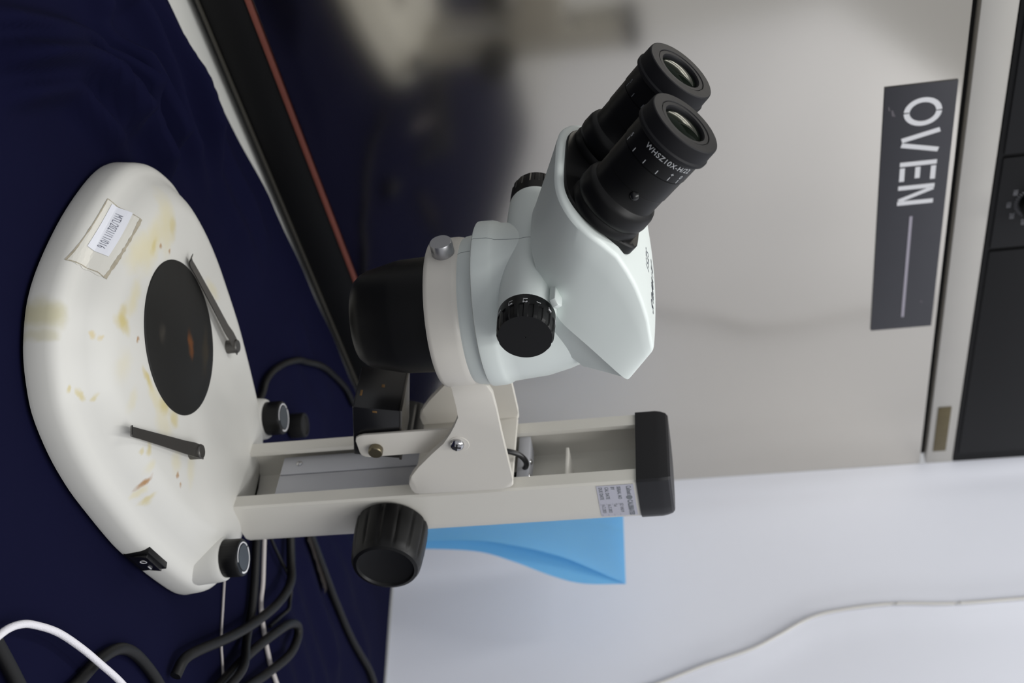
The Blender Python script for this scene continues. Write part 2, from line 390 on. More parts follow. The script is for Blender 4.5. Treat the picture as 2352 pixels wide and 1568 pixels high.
# ---- calibration sticker on the right flank
bm = bmesh.new(); box(bm, .0314, .0317, .1318, .164, .2905, .3155, 0)
for v in bm.verts:                              # wrap the rear part round the pillar's bend
    if v.co.y > .15: v.co.x -= .0004*0
g = bmesh.new(); ys = np.linspace(.1322,.1655,14); V = []
def flank(y):  return float(np.interp(y, [.1314,.156,.164,.1705], [.0314,.0314,.0300,.026]))
bm.free(); bm = bmesh.new(); rows = []
for y in ys: rows.append([bm.verts.new((flank(y)+.0003, y, .2905)), bm.verts.new((flank(y)+.0003, y, .3150))])
for A, B in zip(rows, rows[1:]): bm.faces.new((A[0], B[0], B[1], A[1]))
cal = obj('calibration_sticker', bm, M_silver, micro, 0, label='silver calibration sticker near the pillar top')
g.free(); tb = bmesh.new()
def put(s, size, y, z, sx=1., al='LEFT', off=0.):
    t = text_bm(s, size, .00004, al, sx, offset=off)
    for v in t.verts:
        Y = y+v.co.x; v.co = Vector((flank(Y)+.0004+v.co.z, Y, z+v.co.y))
    merge(tb, t)
put('Caltest', .0045, .1335, .3115, .62, off=.00012); put('CALIBRATED', .0046, .1474, .3112, .60, off=.0002)
for s, z in (('SERIAL NO', .3050), ('BY', .3010), ('CAL DATE', .2970), ('DUE DATE', .2930)): put(s, .0033, .1337, z, .72, off=.00008)
for s, z in (('SZ 04519', .3052), ('Tai', .3012), ('16.2.2022', .2972), ('16.2.2023', .2932)): put(s, .0032, .1502, z, .72)
for z in (.3034, .2994, .2954, .2914):
    ln = bmesh.new(); box(ln, -.00004, .00004, 0, .0135, 0, .0002, mtx=Matrix.Translation((.0317,.150,z))); 
    for v in ln.verts: v.co.x = flank(v.co.y)+.0004+(v.co.x-.0317)
    merge(tb, ln)
lathe(tb, [(.0021,0),(.0021,.00012),(0,.00012)], 24, mtx=frame((.0317,.1448,.3112),(1,0,0)))
obj('lettering', tb, M_grey, cal, 0)

# ---- focus knobs
for s in (1, -1):
    m = frame((s*.0314, .157, .1465), (s, 0, 0), (0, 1, 0))
    def wv(a, i): return 1-(.035*max(0, math.cos(a*14))**6 if 2 <= i <= 5 else 0)
    bm = lathe(bmesh.new(), [(.012,0),(.0235,.001),(.0248,.0025),(.0250,.010),(.0245,.022),(.0238,.0305),(.0232,.0345),(.0218,.0372),(.0195,.0378),(.0185,.0362),(.012,.0352),(0,.0348)], 168, wv, m)
    obj('focus_knob', bm, M_blackp, micro, 35)

# ---- arm: ring and bracket
bm = lathe(bmesh.new(), [(.0385,.2105),(.0445,.2100),(.0455,.2112),(.0458,.213),(.0458,.2265),(.0452,.2292),(.0438,.2308),(.0425,.2314),(.0385,.2316),(.0385,.2105)], 128, cap=False)
wall = [(29,213),(34,213.8),(40,214.8),(50,214.6),(58,212.8),(66,209.8),(73,205.4),(80,198.8),(89,189),(100,178),(108,171.4),(112,168.6),(116,167.4),(122,167.8),(125.4,169.5),(126.6,173),(126.6,229),(126,234.5),(123.5,236.8),(118,237.2),(76,237.4),(53,238),(40,238.2),(33,236),(29,231)]
for s in (1, -1):
    m = Matrix(((0,0,s,0),(1,0,0,0),(0,1,0,0),(0,0,0,1)))
    prism(bm, [(a/1000, b/1000) for a, b in wall], .0288, .0335, .0011, m)
box(bm, -.030, .030, .1225, .1268, .169, .236, .0006)
bmesh.ops.recalc_face_normals(bm, faces=bm.faces)
arm = obj('bracket_arm', bm, M_ring, micro, 35)
def ph_screw(parent, loc, ax, r, h, name='bracket_screw', m=M_chrome):
    mt = frame(loc, ax, (0, .3, 1)); bm = lathe(bmesh.new(), [(r,0),(r,h*.35),(r*.92,h*.65),(r*.7,h*.9),(r*.35,h),(0,h)], 32, mtx=mt); o = obj(name, bm, m, parent)
    c = bmesh.new(); box(c, -r*.6, r*.6, -r*.12, r*.12, h*.8, h*1.06, mtx=mt); box(c, -r*.12, r*.12, -r*.6, r*.6, h*.8, h*1.06, mtx=mt); obj('cross_slot', c, M_blackg, o, 0)
ph_screw(micro, (.0335, .081, .2075), (1, 0, 0), .0047, .0036)
bm = lathe(bmesh.new(), [(.0068,0),(.0068,.0003),(.0066,.0005),(0,.0005)], 32, mtx=frame((.0333,.0815,.2085),(1,0,0))); obj('washer', bm, M_ring, arm)
bm = lathe(bmesh.new(), [(.0066,0),(.0068,.0006),(.0068,.0082),(.0064,.0088),(0,.0088)], 90, wave=lambda a, i: 1-(.02 if (int(a/(2*PI)*90) % 2 and 1 <= i <= 2) else 0), mtx=frame((0,-.0452,.2215),(0,-1,0)))
obj('lock_screw', bm, M_knurl, arm, 30)
# ---- lamp housing on its tab
LT = Matrix.Translation((0,.0805,.1525)) @ Matrix.Rotation(-.235, 4, 'X')
bm = box(bmesh.new(), -.020, .019, -.0225, .0225, -.0160, .0160, .0012, LT)
lamp = obj('lamp_housing', bm, M_blackg, micro, 35, label='glossy black lamp box behind the objective')
bm = bmesh.new(); box(bm, -.0205, .0195, -.0231, .0231, .0145, .0163, .0004, LT); obj('lamp_rim', bm, M_steel, lamp)
M_glint = mat('amber_scratch_glint', rgb(104, 76, 38), .6, var=.5, vscale=500)  # small amber scratches and glints on the lamp box, painted as coloured patches
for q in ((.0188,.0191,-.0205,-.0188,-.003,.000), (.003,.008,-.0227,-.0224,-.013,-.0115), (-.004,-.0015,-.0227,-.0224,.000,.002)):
    bm = bmesh.new(); box(bm, *q, .0001, LT); obj('scratch_glint', bm, M_glint, lamp)
bm = bmesh.new(); prism(bm, [(.0945,.1375),(.0835,.1375),(.0805,.1385),(.0790,.1410),(.0785,.1440),(.0785,.206),(.0990,.206),(.0990,.1430),(.0985,.1400),(.0970,.1382)], .0202, .0220, .0004, Matrix(((0,0,1,0),(1,0,0,0),(0,1,0,0),(0,0,0,1))))
tab = obj('lamp_tab', bm, M_ring, micro)
bm = lathe(bmesh.new(), [(.0046,0),(.0048,.0005),(.0048,.0040),(.0042,.0046),(0,.0046)], 40, mtx=frame((.022,.0915,.1495),(1,0,0))); obj('tab_screw', bm, mat('aged_brass', rgb(120,112,92), .35, .9), tab)
bm = tube(bmesh.new(), [(.012,.108,.205),(.012,.112,.228),(.011,.118,.2395),(.010,.128,.2435),(.009,.137,.2395),(.009,.141,.232)], .0019); obj('lamp_cable', bm, M_blackg, micro)
# ---- objective
bm = lathe(bmesh.new(), [(0,.1585),(.022,.1585),(.0255,.1592),(.0285,.1625),(.0305,.1665),(.0345,.1835),(.0352,.187),(.0362,.2125),(.0362,.2200),(0,.2200)], 96)
obj('objective_shroud', bm, M_blackp, micro)

# ---- head body
bm = lathe(bmesh.new(), [(.020,.2290),(.0445,.2300),(.0455,.2320),(.0462,.2385),(.0465,.2396)], 96, cap=False)
lathe(bm, [(.0420,.2396),(.0492,.2399),(.0503,.2406),(.0505,.2420),(.0502,.2490),(.0495,.2515),(.0484,.2535),(.0478,.260),(.0466,.275),(.0434,.2885),(.0395,.300),(.036,.306),(0,.306)], 96, cap=False, mtx=Matrix.Translation((0,-.0042,0)))
lathe(bm, [(.0,-.0525),(.0163,-.0525),(.0165,-.0515),(.0168,-.040),(.0172,-.02),(.0173,0),(.0172,.02),(.0168,.040),(.0165,.0515),(.0163,.0525),(0,.0525)], 64, mtx=frame((0,-.0347,.2727),(1,0,0),(0,1,0)))
seamM = M_head.copy(); seamM.name = 'pale_green_white_plastic_with_parting_line'
nt = seamM.node_tree; b = nt.nodes['Principled BSDF']; tc = nt.nodes.new('ShaderNodeTexCoord'); sp = nt.nodes.new('ShaderNodeSeparateXYZ'); nt.links.new(tc.outputs['Object'], sp.inputs[0])
f1 = nt.nodes.new('ShaderNodeMath'); f1.operation = 'COMPARE'; f1.inputs[1].default_value = .0012; f1.inputs[2].default_value = .00022; nt.links.new(sp.outputs['X'], f1.inputs[0])
mx = nt.nodes.new('ShaderNodeMix'); mx.data_type = 'RGBA'; mx.inputs[7].default_value = rgb(95,108,110); nt.links.new(f1.outputs[0], mx.inputs[0]); nt.links.new(nt.nodes[seamM['r']].outputs[2], mx.inputs[6]); nt.links.new(mx.outputs[2], b.inputs['Base Color'])
body = obj('head_body', bm, seamM, micro, 35)

# ---- binocular housing (coordinates x across, t up the tilted front, n out of the eyepieces)
AL = math.radians(44.); NV = Vector((0, -math.cos(AL), math.sin(AL))); TV = Vector((0, math.sin(AL), math.cos(AL))); Q0 = Vector((0, -.1322, .3698))
def H(x, t, n): return Q0+TV*t+NV*n+Vector((x, 0, 0))
TT = [-.04,0,.012,.022,.032,.042,.052,.062,.0735]; NT = [-.0705,-.0705,-.072,-.0765,-.082,-.089,-.097,-.107,-.118]
def ntop(t, x=0): return float(np.interp(t, TT, NT))+.003*(1-min(1, (x/.055)**2))*min(1, max(0, (t-.02)/.03))
# outline, right half, from front centre round to the rear centre: (x, t) at ridge, (x, t, n) at lower edge, (x, t, n) at the inner chamfer
rows = [((0, -0.031),(0, -0.0175, -0.115),(0, -0.001, -0.13)),
        ((0.012, -0.031),(0.012, -0.0168, -0.1155),(0.01, 0.0, -0.131)),
        ((0.024, -0.0303),(0.022, -0.014, -0.1175),(0.018, 0.002, -0.134)),
        ((0.033, -0.0282),(0.03, -0.0085, -0.1205),(0.025, 0.007, -0.139)),
        ((0.0405, -0.0245),(0.036, -0.0025, -0.124),(0.031, 0.0135, -0.1455)),
        ((0.0465, -0.0195),(0.0405, 0.0035, -0.1265),(0.036, 0.019, -0.1505)),
        ((0.0508, -0.013),(0.044, 0.0085, -0.1285),(0.0385, 0.0225, -0.153)),
        ((0.0535, -0.005),(0.047, 0.0135, -0.13),(0.04, 0.026, -0.154)),
        ((0.0545, 0.005),(0.0492, 0.019, -0.1312),(0.04, 0.03, -0.1547)),
        ((0.055, 0.015),(0.0508, 0.026, -0.132),(0.04, 0.0345, -0.1555)),
        ((0.055, 0.026),(0.0522, 0.0345, -0.133),(0.04, 0.039, -0.156)),
        ((0.055, 0.037),(0.0533, 0.044, -0.1345),(0.04, 0.0435, -0.1566)),
        ((0.055, 0.048),(0.0542, 0.0545, -0.1365),(0.04, 0.048, -0.1573)),
        ((0.0545, 0.059),(0.0545, 0.064, -0.1385),(0.04, 0.0515, -0.158)),
        ((0.0535, 0.067),(0.0535, 0.07, -0.14),(0.039, 0.0535, -0.158)),
        ((0.051, 0.0705),(0.051, 0.073, -0.14),(0.036, 0.0545, -0.158)),
        ((0.044, 0.072),(0.044, 0.0735, -0.14),(0.03, 0.055, -0.158)),
        ((0.022, 0.073),(0.022, 0.074, -0.14),(0.015, 0.055, -0.158)),
        ((0, 0.0735),(0, 0.0742, -0.14),(0, 0.055, -0.158))]
full = rows + [tuple((-q[0],)+q[1:] for q in r) for r in reversed(rows[1:-1])]
# densify along the outline
def dens(seq, n=3): return spline(seq, n, closed=True)
ridge = dens([r[0] for r in full]); lowr = dens([r[1] for r in full]); inr = dens([r[2] for r in full])
NR = len(ridge); cen = np.array([0,.018])
def inset(seq, d):
    out = []; n = len(seq)
    for i in range(n):
        t = seq[(i+2) % n]-seq[i-2]; t = t/np.linalg.norm(t); nn = np.array([-t[1], t[0]]); out.append(seq[i]+nn*d)
    return out
sgn = 1 if np.dot(inset(ridge, .001)[0]-ridge[0], cen-ridge[0]) > 0 else -1
def topring(d, dn):
    return [bm.verts.new(H(p[0], p[1], ntop(p[1], p[0])+dn)) for p in inset(ridge, sgn*d)]
bm = bmesh.new(); R = []
for s in (.1,.3,.5,.68,.82):
    R.append([bm.verts.new(H(p[0]*s, cen[1]+(p[1]-cen[1])*s, ntop(cen[1]+(p[1]-cen[1])*s, p[0]*s))) for p in inset(ridge, sgn*.0035)])
for d, dn in ((.0035,0),(.0022,-.0001),(.0012,-.0005),(.0004,-.0013),(0,-.0026)): R.append(topring(d, dn))
for f in (.25,.5,.75,.9,.97):
    R.append([bm.verts.new(H(*( (1-f)*np.array([a[0], a[1], ntop(a[1], a[0])-.0026])+f*np.array([b[0], b[1], b[2]])))) for a, b in zip(ridge, lowr)])
for f in (0,.06,.5,1.): R.append([bm.verts.new(H(*((1-f)*b+f*c+np.array([0,0,-.0008 if f == 0 else 0])))) for b, c in zip(lowr, inr)])
for s in (.6,.2): R.append([bm.verts.new(H(c[0]*s, .025+(c[1]-.025)*s, c[2]*s+(-.145)*(1-s))) for c in inr])
for A, B in zip(R, R[1:]):
    for k in range(NR): bm.faces.new((A[k], A[(k+1) % NR], B[(k+1) % NR], B[k]))
bm.faces.new(R[0]); bm.faces.new(R[-1]); bmesh.ops.recalc_face_normals(bm, faces=bm.faces)
house_tree = BVHTree.FromBMesh(bm)
house = obj('binocular_housing', bm, M_head, micro, 33)
# eyepiece boot plate
pp = [(0,-.0265),(.02,-.0262),(.030,-.0242),(.0378,-.0192),(.0430,-.0120),(.0452,-.004),(.0462,.005),(.0463,.0125),(.0452,.0180),(.0425,.0213),(.037,.0230),(.02,.0243),(0,.0245)]
pp = pp+[(-x, y) for x, y in reversed(pp[1:-1])]; pp = [tuple(p) for p in spline(pp, 4, closed=True)]
bm = bmesh.new(); R = []
for s, n in ((1.,-.0745),(1.,-.0692),(.985,-.0686),(.93,-.0686),(.6,-.0686),(.2,-.0686)):
    R.append([bm.verts.new(H(x*s, y*s, n)) for x, y in pp])
for A, B in zip(R, R[1:]):
    for k in range(len(A)): bm.faces.new((A[k], A[(k+1) % len(A)], B[(k+1) % len(A)], B[k]))
bm.faces.new(list(reversed(R[0]))); bm.faces.new(R[-1]); bmesh.ops.recalc_face_normals(bm, faces=bm.faces)
plate = obj('eyepiece_boot_plate', bm, M_blackp, micro, 40)
# lens glass
M_lens = bpy.data.materials.new('coated_lens_glass'); M_lens.use_nodes = True
b = M_lens.node_tree.nodes['Principled BSDF']; b.inputs['Base Color'].default_value = (.004, .006, .004, 1); b.inputs['Roughness'].default_value = .03; b.inputs['Specular IOR Level'].default_value = .12; b.inputs['Specular Tint'].default_value = (.75, 1, .7, 1)
nzt = M_lens.node_tree.nodes.new('ShaderNodeTexNoise'); nzt.inputs['Scale'].default_value = 30
rmp = M_lens.node_tree.nodes.new('ShaderNodeMapRange'); rmp.inputs[3].default_value = .02; rmp.inputs[4].default_value = .06
M_lens.node_tree.links.new(nzt.outputs['Fac'], rmp.inputs[0]); M_lens.node_tree.links.new(rmp.outputs[0], b.inputs['Roughness'])
for s in (1, -1):
    m = frame(H(s*.0272, 0, 0), NV, (1, 0, 0))      # local z along the eyepiece axis, x across, y up the slope
    bm = lathe(bmesh.new(), [(.0190,-.0690),(.0215,-.0690),(.0218,-.0665),(.0212,-.0645),(.0208,-.0635),(.0218,-.0622),(.0222,-.0600),(.0220,-.0545),(.0212,-.0520),(.0195,-.0505),(.0192,-.0500),
                             (.0192,-.0398),(.0190,-.0396),(.0190,-.0394),(.01955,-.0392),(.01965,-.0250),(.0193,-.0248),(.0193,-.0244),(.0200,-.0241),(.0200,-.0120),(.0150,-.0120)], 96, mtx=m, cap=False)
    ep = obj('eyepiece', bm, M_blackp, micro, 40, label=None)
    bm = lathe(bmesh.new(), [(.0196,-.0118),(.0212,-.0116),(.0220,-.0108),(.0221,-.0092),(.0214,-.0082),(.0212,-.0012),(.0210,-.0004),(.0205,.0),(.0200,.0),(.0156,.0),(.0153,-.0003),(.0153,-.0009),(.0150,-.0009),(.0149,-.0003),(.0128,-.0004),(.0124,-.0010),(.0122,-.0018),(.0121,-.0030)], 96, mtx=m, cap=False)
    cup = obj('eyecup', bm, M_blackr, ep, 28)
    bm = lathe(bmesh.new(), [(.0122,-.0028),(.0110,-.0022),(.0095,-.0016),(.0075,-.0010),(.005,-.0005),(.0025,-.0002),(0,-.0001)], 64, mtx=m, cap=False)
    obj('lens', bm, M_lens, ep, 60)
    # dioptre scale and engraving wrapped on the barrel
    tb = bmesh.new()
    def wrap(txt, r, z, ang, size, sx=1.):
        t = text_bm(txt, size, .00005, 'CENTER', sx)
        for v in t.verts:
            a = ang + v.co.x/r; rr = r+.00012+v.co.z; v.co = Vector((rr*math.cos(a), rr*math.sin(a), z+v.co.y))
        merge(tb, t)
    for k in range(6):
        a = (-1.35,-.93,-.51,-.09,.30,.62)[k]
        ln = bmesh.new(); box(ln, .0200, .02014, -.0002, .0002, -.0236, -.0212, mtx=Matrix.Rotation(a, 4, 'Z')); merge(tb, ln)
    wrap('5', .0200, -.0195, -1.33, .0034); wrap('+', .0200, -.0195, .30, .0034); wrap('0', .0200, -.0195, .62, .0034)
    if s > 0: wrap('WHSZ10X-H/22', .0200, -.0148, -.02, .0042, .97)
    place(tb, m); obj('scale_lettering', tb, M_print if s > 0 else M_grey, ep, 0)
    bm = bmesh.new(); bmesh.ops.create_uvsphere(bm, u_segments=16, v_segments=10, radius=.0028, matrix=m @ Matrix.Translation((.0189*math.cos(-.08), .0189*math.sin(-.08), -.0410)))
    obj('clamp_screw', bm, M_blackg, ep)
# ---- zoom knobs
for s in (1, -1):
    m = frame((s*.0519, -.0347, .2727), (s, 0, 0), (0, 1, 0))
    def wv(a, i): return 1-(.045 if (math.cos(a*18) > .1 and 3 <= i <= 5) else 0)
    bm = lathe(bmesh.new(), [(.0160,0),(.0163,.0004),(.0163,.0078),(.0163,.0080),(.0160,.0160),(.0156,.0172),(.0150,.0181),(.0006,.0181),(.0004,.0178),(0,.0178)], 180, wv, m)
    zk = obj('zoom_knob', bm, M_blackp, micro, 35)
    if s > 0:
        tb = bmesh.new()
        # knob angle 0 = local +y, PI/2 = +z
        for txt, a in (('.67', 1.5), ('.8', 2.05), ('1', 2.55), ('1.2', 3.02), ('1.5', 3.55), ('2', 4.1)):
            t = text_bm(txt, .0036, .00005, 'CENTER', .9)
            for v in t.verts:
                aa = a-v.co.y/.0163; rr = .01638+v.co.z; v.co = Vector((rr*math.cos(aa), rr*math.sin(aa), .0058+v.co.x))
            merge(tb, t)
        place(tb, m); obj('zoom_scale', tb, M_white, zk, 0)
bm = bmesh.new(); prism(bm, [(-.010,-.0035),(.004,-.0035),(.0065,.0),(.004,.0035),(-.010,.0035)], 0, .0042, .0006, frame((.0500,-.0425,.2885),(0,-.45,.9),(1,0,0)))
obj('zoom_pointer', bm, M_head, micro)
# ---- brand lettering on the housing's top, behind the eyepieces
tb = bmesh.new()
def top_text(s, size, x0, t0, sx, off=0., shear=0.):
    t = text_bm(s, size, .00003, 'CENTER', sx, offset=off, shear=shear)
    for v in t.verts:
        x = x0+v.co.x; tt = t0+v.co.y; p = H(x, tt, 0); h = house_tree.ray_cast(p, -NV)
        q = h[0] if h[0] else H(x, tt, ntop(tt)); v.co = q+NV*(.0002+v.co.z)
    merge(tb, t)
top_text('OLYMPUS', .0100, .012, .060, .92, .0001)
obj('lettering', tb, M_dgrey, house, 0); tb = bmesh.new()
top_text('SZ51', .0075, .010, .0475, 1.1)
obj('lettering', tb, M_grey, house, 0)

# ------------------------------------------------------------------ OVEN (a along its front, b out of the front towards the room)
A0 = Vector((-.264, .155, 0)); DX = Vector((.677, .736, 0)).normalized(); NX = Vector((.736, -.677, 0)).normalized()
oven = empty('laboratory_oven', A0, math.atan2(DX.y, DX.x), label='grey metal laboratory oven with black control panel behind the microscope', cat='oven')
# oven local axes: x along DX, y = back (away from the room is +y), z up
def ob(bm, a0, a1, b0, b1, z0, z1, bev=.0): return box(bm, a0, a1, -b1, -b0, z0, z1, bev)
M_oven = mat('brushed_grey_steel', rgb(212, 207, 197), .16, 1., var=.02, vscale=6)
M_ovt = mat('grey_trim_paint', rgb(186, 183, 177), .4, .3, var=.02)
M_ovk = mat('black_oven_plastic', rgb(13, 13, 14), .6, spec=.25)
M_org = mat('orange_red_seal', rgb(132, 74, 62), .6, var=.15, vscale=60)
M_sign = mat('charcoal_sign_plate', rgb(54, 54, 60), .5, var=.06)
obj('cabinet', ob(bmesh.new(), -.16, .6760, -.55, -.012, .0, .80, .004), M_ovk, oven)
obj('base_skirt', ob(bmesh.new(), -.16, .6760, -.02, -.004, .006, .0405, .001), M_ovk, oven)
obj('base_rail', ob(bmesh.new(), -.16, .6760, -.006, -.0015, .0035, .0055, .0003), mat('dull_grey_rail', rgb(58, 56, 50), .5), oven)
obj('door_seal', ob(bmesh.new(), -.16, .6765, -.02, -.002, .0415, .0470, .001), M_org, oven)
obj('door_panel', ob(bmesh.new(), -.16, .6765, -.02, .0, .0485, .5885, .0015), M_oven, oven)
tr = obj('trim_strip', ob(bmesh.new(), -.16, .6765, -.02, .0, .5945, .6225, .001), M_ovt, oven)
obj('badge', ob(bmesh.new(), .579, .6545, 0, .0008, .6005, .6140, .0003), M_brown, tr, label='small olive brown plate on the trim')
cp = obj('control_panel', ob(bmesh.new(), -.16, .6765, -.02, .0, .6232, .79, .001), M_ovk, oven)
bm = bmesh.new(); ob(bm, .247, .352, 0, .002, .6275, .74, .001); ob(bm, .356, .66, 0, .002, .6275, .74, .001); ob(bm, -.1, .243, 0, .002, .6275, .74, .001); obj('panel_inset', bm, mat('soft_black_panel', rgb(16, 16, 18), .6, spec=.3), cp)
bm = lathe(bmesh.new(), [(.0135,.002),(.0135,.014),(.012,.016),(0,.016)], 48, mtx=frame((.300,-.0,.660),(0,-1,0))); obj('dial_knob', bm, M_blackp, cp)
tb = bmesh.new()
for i, (d, s) in enumerate(zip((-160,-125,-90,-55,-20), ('50','100','150','200','250'))):
    a = math.radians(d); t = text_bm(s, .0055, .0001, 'CENTER', .8); merge(tb, t, Matrix.Translation((.0235*math.cos(a), .0225*math.sin(a), 0)))
for i in range(25):
    a = math.radians(-200+i*220/24); l = bmesh.new(); box(l, .0150, .0180, -.0003, .0003, -.0001, .0001, mtx=Matrix.Rotation(a, 4, 'Z')); merge(tb, l)
place(tb, Matrix(((1,0,0,.300),(0,0,-1,-.0022),(0,1,0,.660),(0,0,0,1)))); obj('dial_lettering', tb, mat('grey_dial_print', rgb(130,130,135), .6), cp, 0)
# OVEN sign
sg = obj('oven_sign', ob(bmesh.new(), .161, .4495, 0, .0012, .5275, .5840, .0003), M_sign, oven, label='charcoal sign plate reading OVEN in white stencil letters')
L = bmesh.new(); zb, zt = .5435, .5735; hgt = zt-zb; w = .0046
def stroke(p, q, w=w):
    p = np.array(p); q = np.array(q); d = (q-p)/np.linalg.norm(q-p); n = np.array([-d[1], d[0]])*w/2
    prism(L, [tuple(p-n), tuple(q-n), tuple(q+n), tuple(p+n)], 0, .0004)
cx, cz, rx, rz = .1885, zb+hgt/2, .0142, hgt/2
for g0, g1 in ((93,267),(-87,87)):
    aa = [math.radians(g0+(g1-g0)*i/28) for i in range(29)]
    prism(L, [(cx+rx*math.cos(a), cz+rz*math.sin(a)) for a in aa]+[(cx+(rx-w)*math.cos(a), cz+(rz-w)*math.sin(a)) for a in reversed(aa)], 0, .0004)
stroke((.2085,zt),(.2168,zb)); stroke((.2295,zt),(.2216,zb))
stroke((.2427,zb),(.2427,zt))
for z in (zb+w/2, zb+hgt/2, zt-w/2): stroke((.2468,z),(.2615 if z != zb+hgt/2 else .2590,z), w*.9)
stroke((.2690,zb),(.2690,zt)); stroke((.2715,zt-.001),(.2835,zb+.001), w*.85); stroke((.2865,zb),(.2865,zt))
place(L, Matrix(((1,0,0,0),(0,0,-1,-.0012),(0,1,0,0),(0,0,0,1)))); obj('lettering', L, M_white, sg, 0)
obj('sign_rule', ob(bmesh.new(), .303, .433, .0012, .0015, .5550, .5575), mat('lilac_grey_rule', rgb(165,160,172), .5), sg)
M_scuff = mat('pale_scuff', rgb(98, 94, 100), .7)
for (a, z, dx, dz) in ((.184,.5335,.006,.004),(.180,.531,.004,.002),(.412,.571,.003,.003)):
    bm = bmesh.new(); prism(bm, [(a,z),(a+dx,z+dz*.2),(a+dx*1.1,z+dz),(a+dx*.8,z+dz*.7),(a,z+dz*.35)], 0, .0002)
    place(bm, Matrix(((1,0,0,0),(0,0,-1,-.0012),(0,1,0,0),(0,0,0,1)))); obj('scuff', bm, M_scuff, sg, 0)

# ------------------------------------------------------------------ TABLE, CLOTH, WALL
E0 = Vector((.197, .650, 0)); WX = Vector((.811, -.585, 0)).normalized(); WN = Vector((-.585, -.811, 0)).normalized()
table = empty('table', A0, math.atan2(DX.y, DX.x), label='white topped table under the navy cloth', cat='table')
bm = ob(bmesh.new(), -.22, 1.0, -.62, .95, -.030, -.0035, .002); obj('table_top', bm, mat('white_laminate', rgb(205, 205, 200), .4), table)
for a in (-.17, .95):
    for b_ in (-.57, .90): obj('leg', ob(bmesh.new(), a-.02, a+.02, b_-.02, b_+.02, -.75, -.030, .003), M_knurl, table)
bm = bmesh.new(); box(bm, -3, 3, -3, 3, -.78, -.75); prop(obj('floor', bm, mat('grey_floor', rgb(70, 70, 72), .5), None, 0), kind='structure')
# white partition wall with soft buckles
bm = bmesh.new(); na, nz = 220, 100; V = []
Cd = [(.24,.26),(.230,.295),(.214,.341),(.200,.387),(.187,.415),(.170,.449),(.163,.480),(.159,.533),(.162,.594),(.160,.663),(.158,.76)]
def cordx(z): return float(np.interp(z, [c[1] for c in Cd], [c[0] for c in Cd]))
def bulge(a, z):
    d = a-cordx(z); k = min(1, max(0, (z-.25)/.1))
    return .0035*k*math.exp(-(d/.018)**2)*(1 if d > 0 else 1) + .0012*math.sin(a*21+z*5)+.001*math.sin(z*17-a*9) - .0012*math.exp(-((a-.02)/.01)**2)
WLEN = 1.7
for i in range(na+1):
    a = -.004+i*(WLEN+.004)/na; V.append([bm.verts.new(E0+WX*a+WN*(bulge(a, z) if a > .01 else 0)+Vector((0,0,z))) for z in [(.0006+k*1.1/nz) for k in range(nz+1)]])
for i in range(na):
    for k in range(nz): bm.faces.new((V[i][k], V[i+1][k], V[i+1][k+1], V[i][k+1]))
bmesh.ops.recalc_face_normals(bm, faces=bm.faces)
bmesh.ops.solidify(bm, geom=list(bm.faces), thickness=-.012)
wall_o = obj('wall_right', bm, mat('white_panel', rgb(234, 236, 245), .5, var=.01), None, 50); prop(wall_o, kind='structure')
# check which side the thickness went: keep the front at the cord
cp_ = [E0+WX*a+WN*(bulge(a, z)+.0021)+Vector((0,0,z)) for a, z in Cd]
bm = tube(bmesh.new(), cp_, .0017, 12, 10); o = obj('cord', bm, mat('white_cord', rgb(214, 212, 208), .5)); prop(o, 'thin white cord running up the white wall panel at right', 'cord')

# navy cloth
def oc(p): r = Vector((p[0], p[1], 0))-A0; return r.dot(DX), r.dot(NX)
folds = [([(-.262,.03),(-.245,.055),(-.232,.073),(-.206,.096),(-.172,.118),(-.149,.137),(-.12,.17)], .017, .010), ([(-.145,-.13),(-.153,-.103),(-.164,-.054),(-.155,-.025),(-.141,.006),(-.129,.041)], .012, .008),
         ([(-.196,-.01),(-.176,.024),(-.160,.046),(-.142,.069),(-.125,.10)], .016, .008), ([(-.165,-.14),(-.170,-.113),(-.179,-.042),(-.173,-.016),(-.160,.01),(-.150,.035)], .010, .008),
         ([(-.23,.10),(-.19,.145),(-.13,.20),(-.06,.28)], .010, .014), ([(.19,.27),(.235,.30),(.29,.33),(.34,.35)], .014, .014), ([(.22,.21),(.27,.25),(.33,.28)], .012, .012), ([(.15,.35),(.20,.40),(.26,.46)], .010, .012), ([(-.30,-.05),(-.25,.0),(-.215,.03)], .012, .012), ([(-.02,.32),(.04,.36),(.08,.42)], .008, .014), ([(.24,.36),(.30,.42),(.36,.45)], .010, .016)]
FS = [(np.array(spline(f, 8)), h, w) for f, h, w in folds]
na, nb = 300, 250
aa = np.linspace(-.30, .80, na+1); bb = np.linspace(0, 1, nb+1)
def edge_b(a): return float(np.interp(a, [-.4,-.02,.07,.155,.20,.30,.40,.7], [.10,.034,.024,.0105,.003,-.001,-.003,-.003]))
G = np.zeros((na+1, nb+1, 3))
for i, a in enumerate(aa):
    e = edge_b(a)
    for j, q in enumerate(bb):
        b_ = e+(.93-e)*q; am = min(a, .6745+.114*b_)
        p = A0+DX*am+NX*b_; G[i, j] = (p.x, p.y, 0)
XY = G[:, :, :2].reshape(-1, 2); Z = np.full(len(XY), -.0010)
Z += .0009*np.sin(XY[:, 0]*38+XY[:, 1]*17)*np.cos(XY[:, 1]*29)
BD = (XY-np.array(A0)[:2])@np.array(NX)[:2]; AD = (XY-np.array(A0)[:2])@np.array(DX)[:2]
fade = np.clip((BD-np.interp(AD, [-.4,-.02,.07,.155,.20,.7], [.10,.034,.024,.0105,.003,0]))/.05, 0, 1); fade = fade*fade*(3-2*fade)
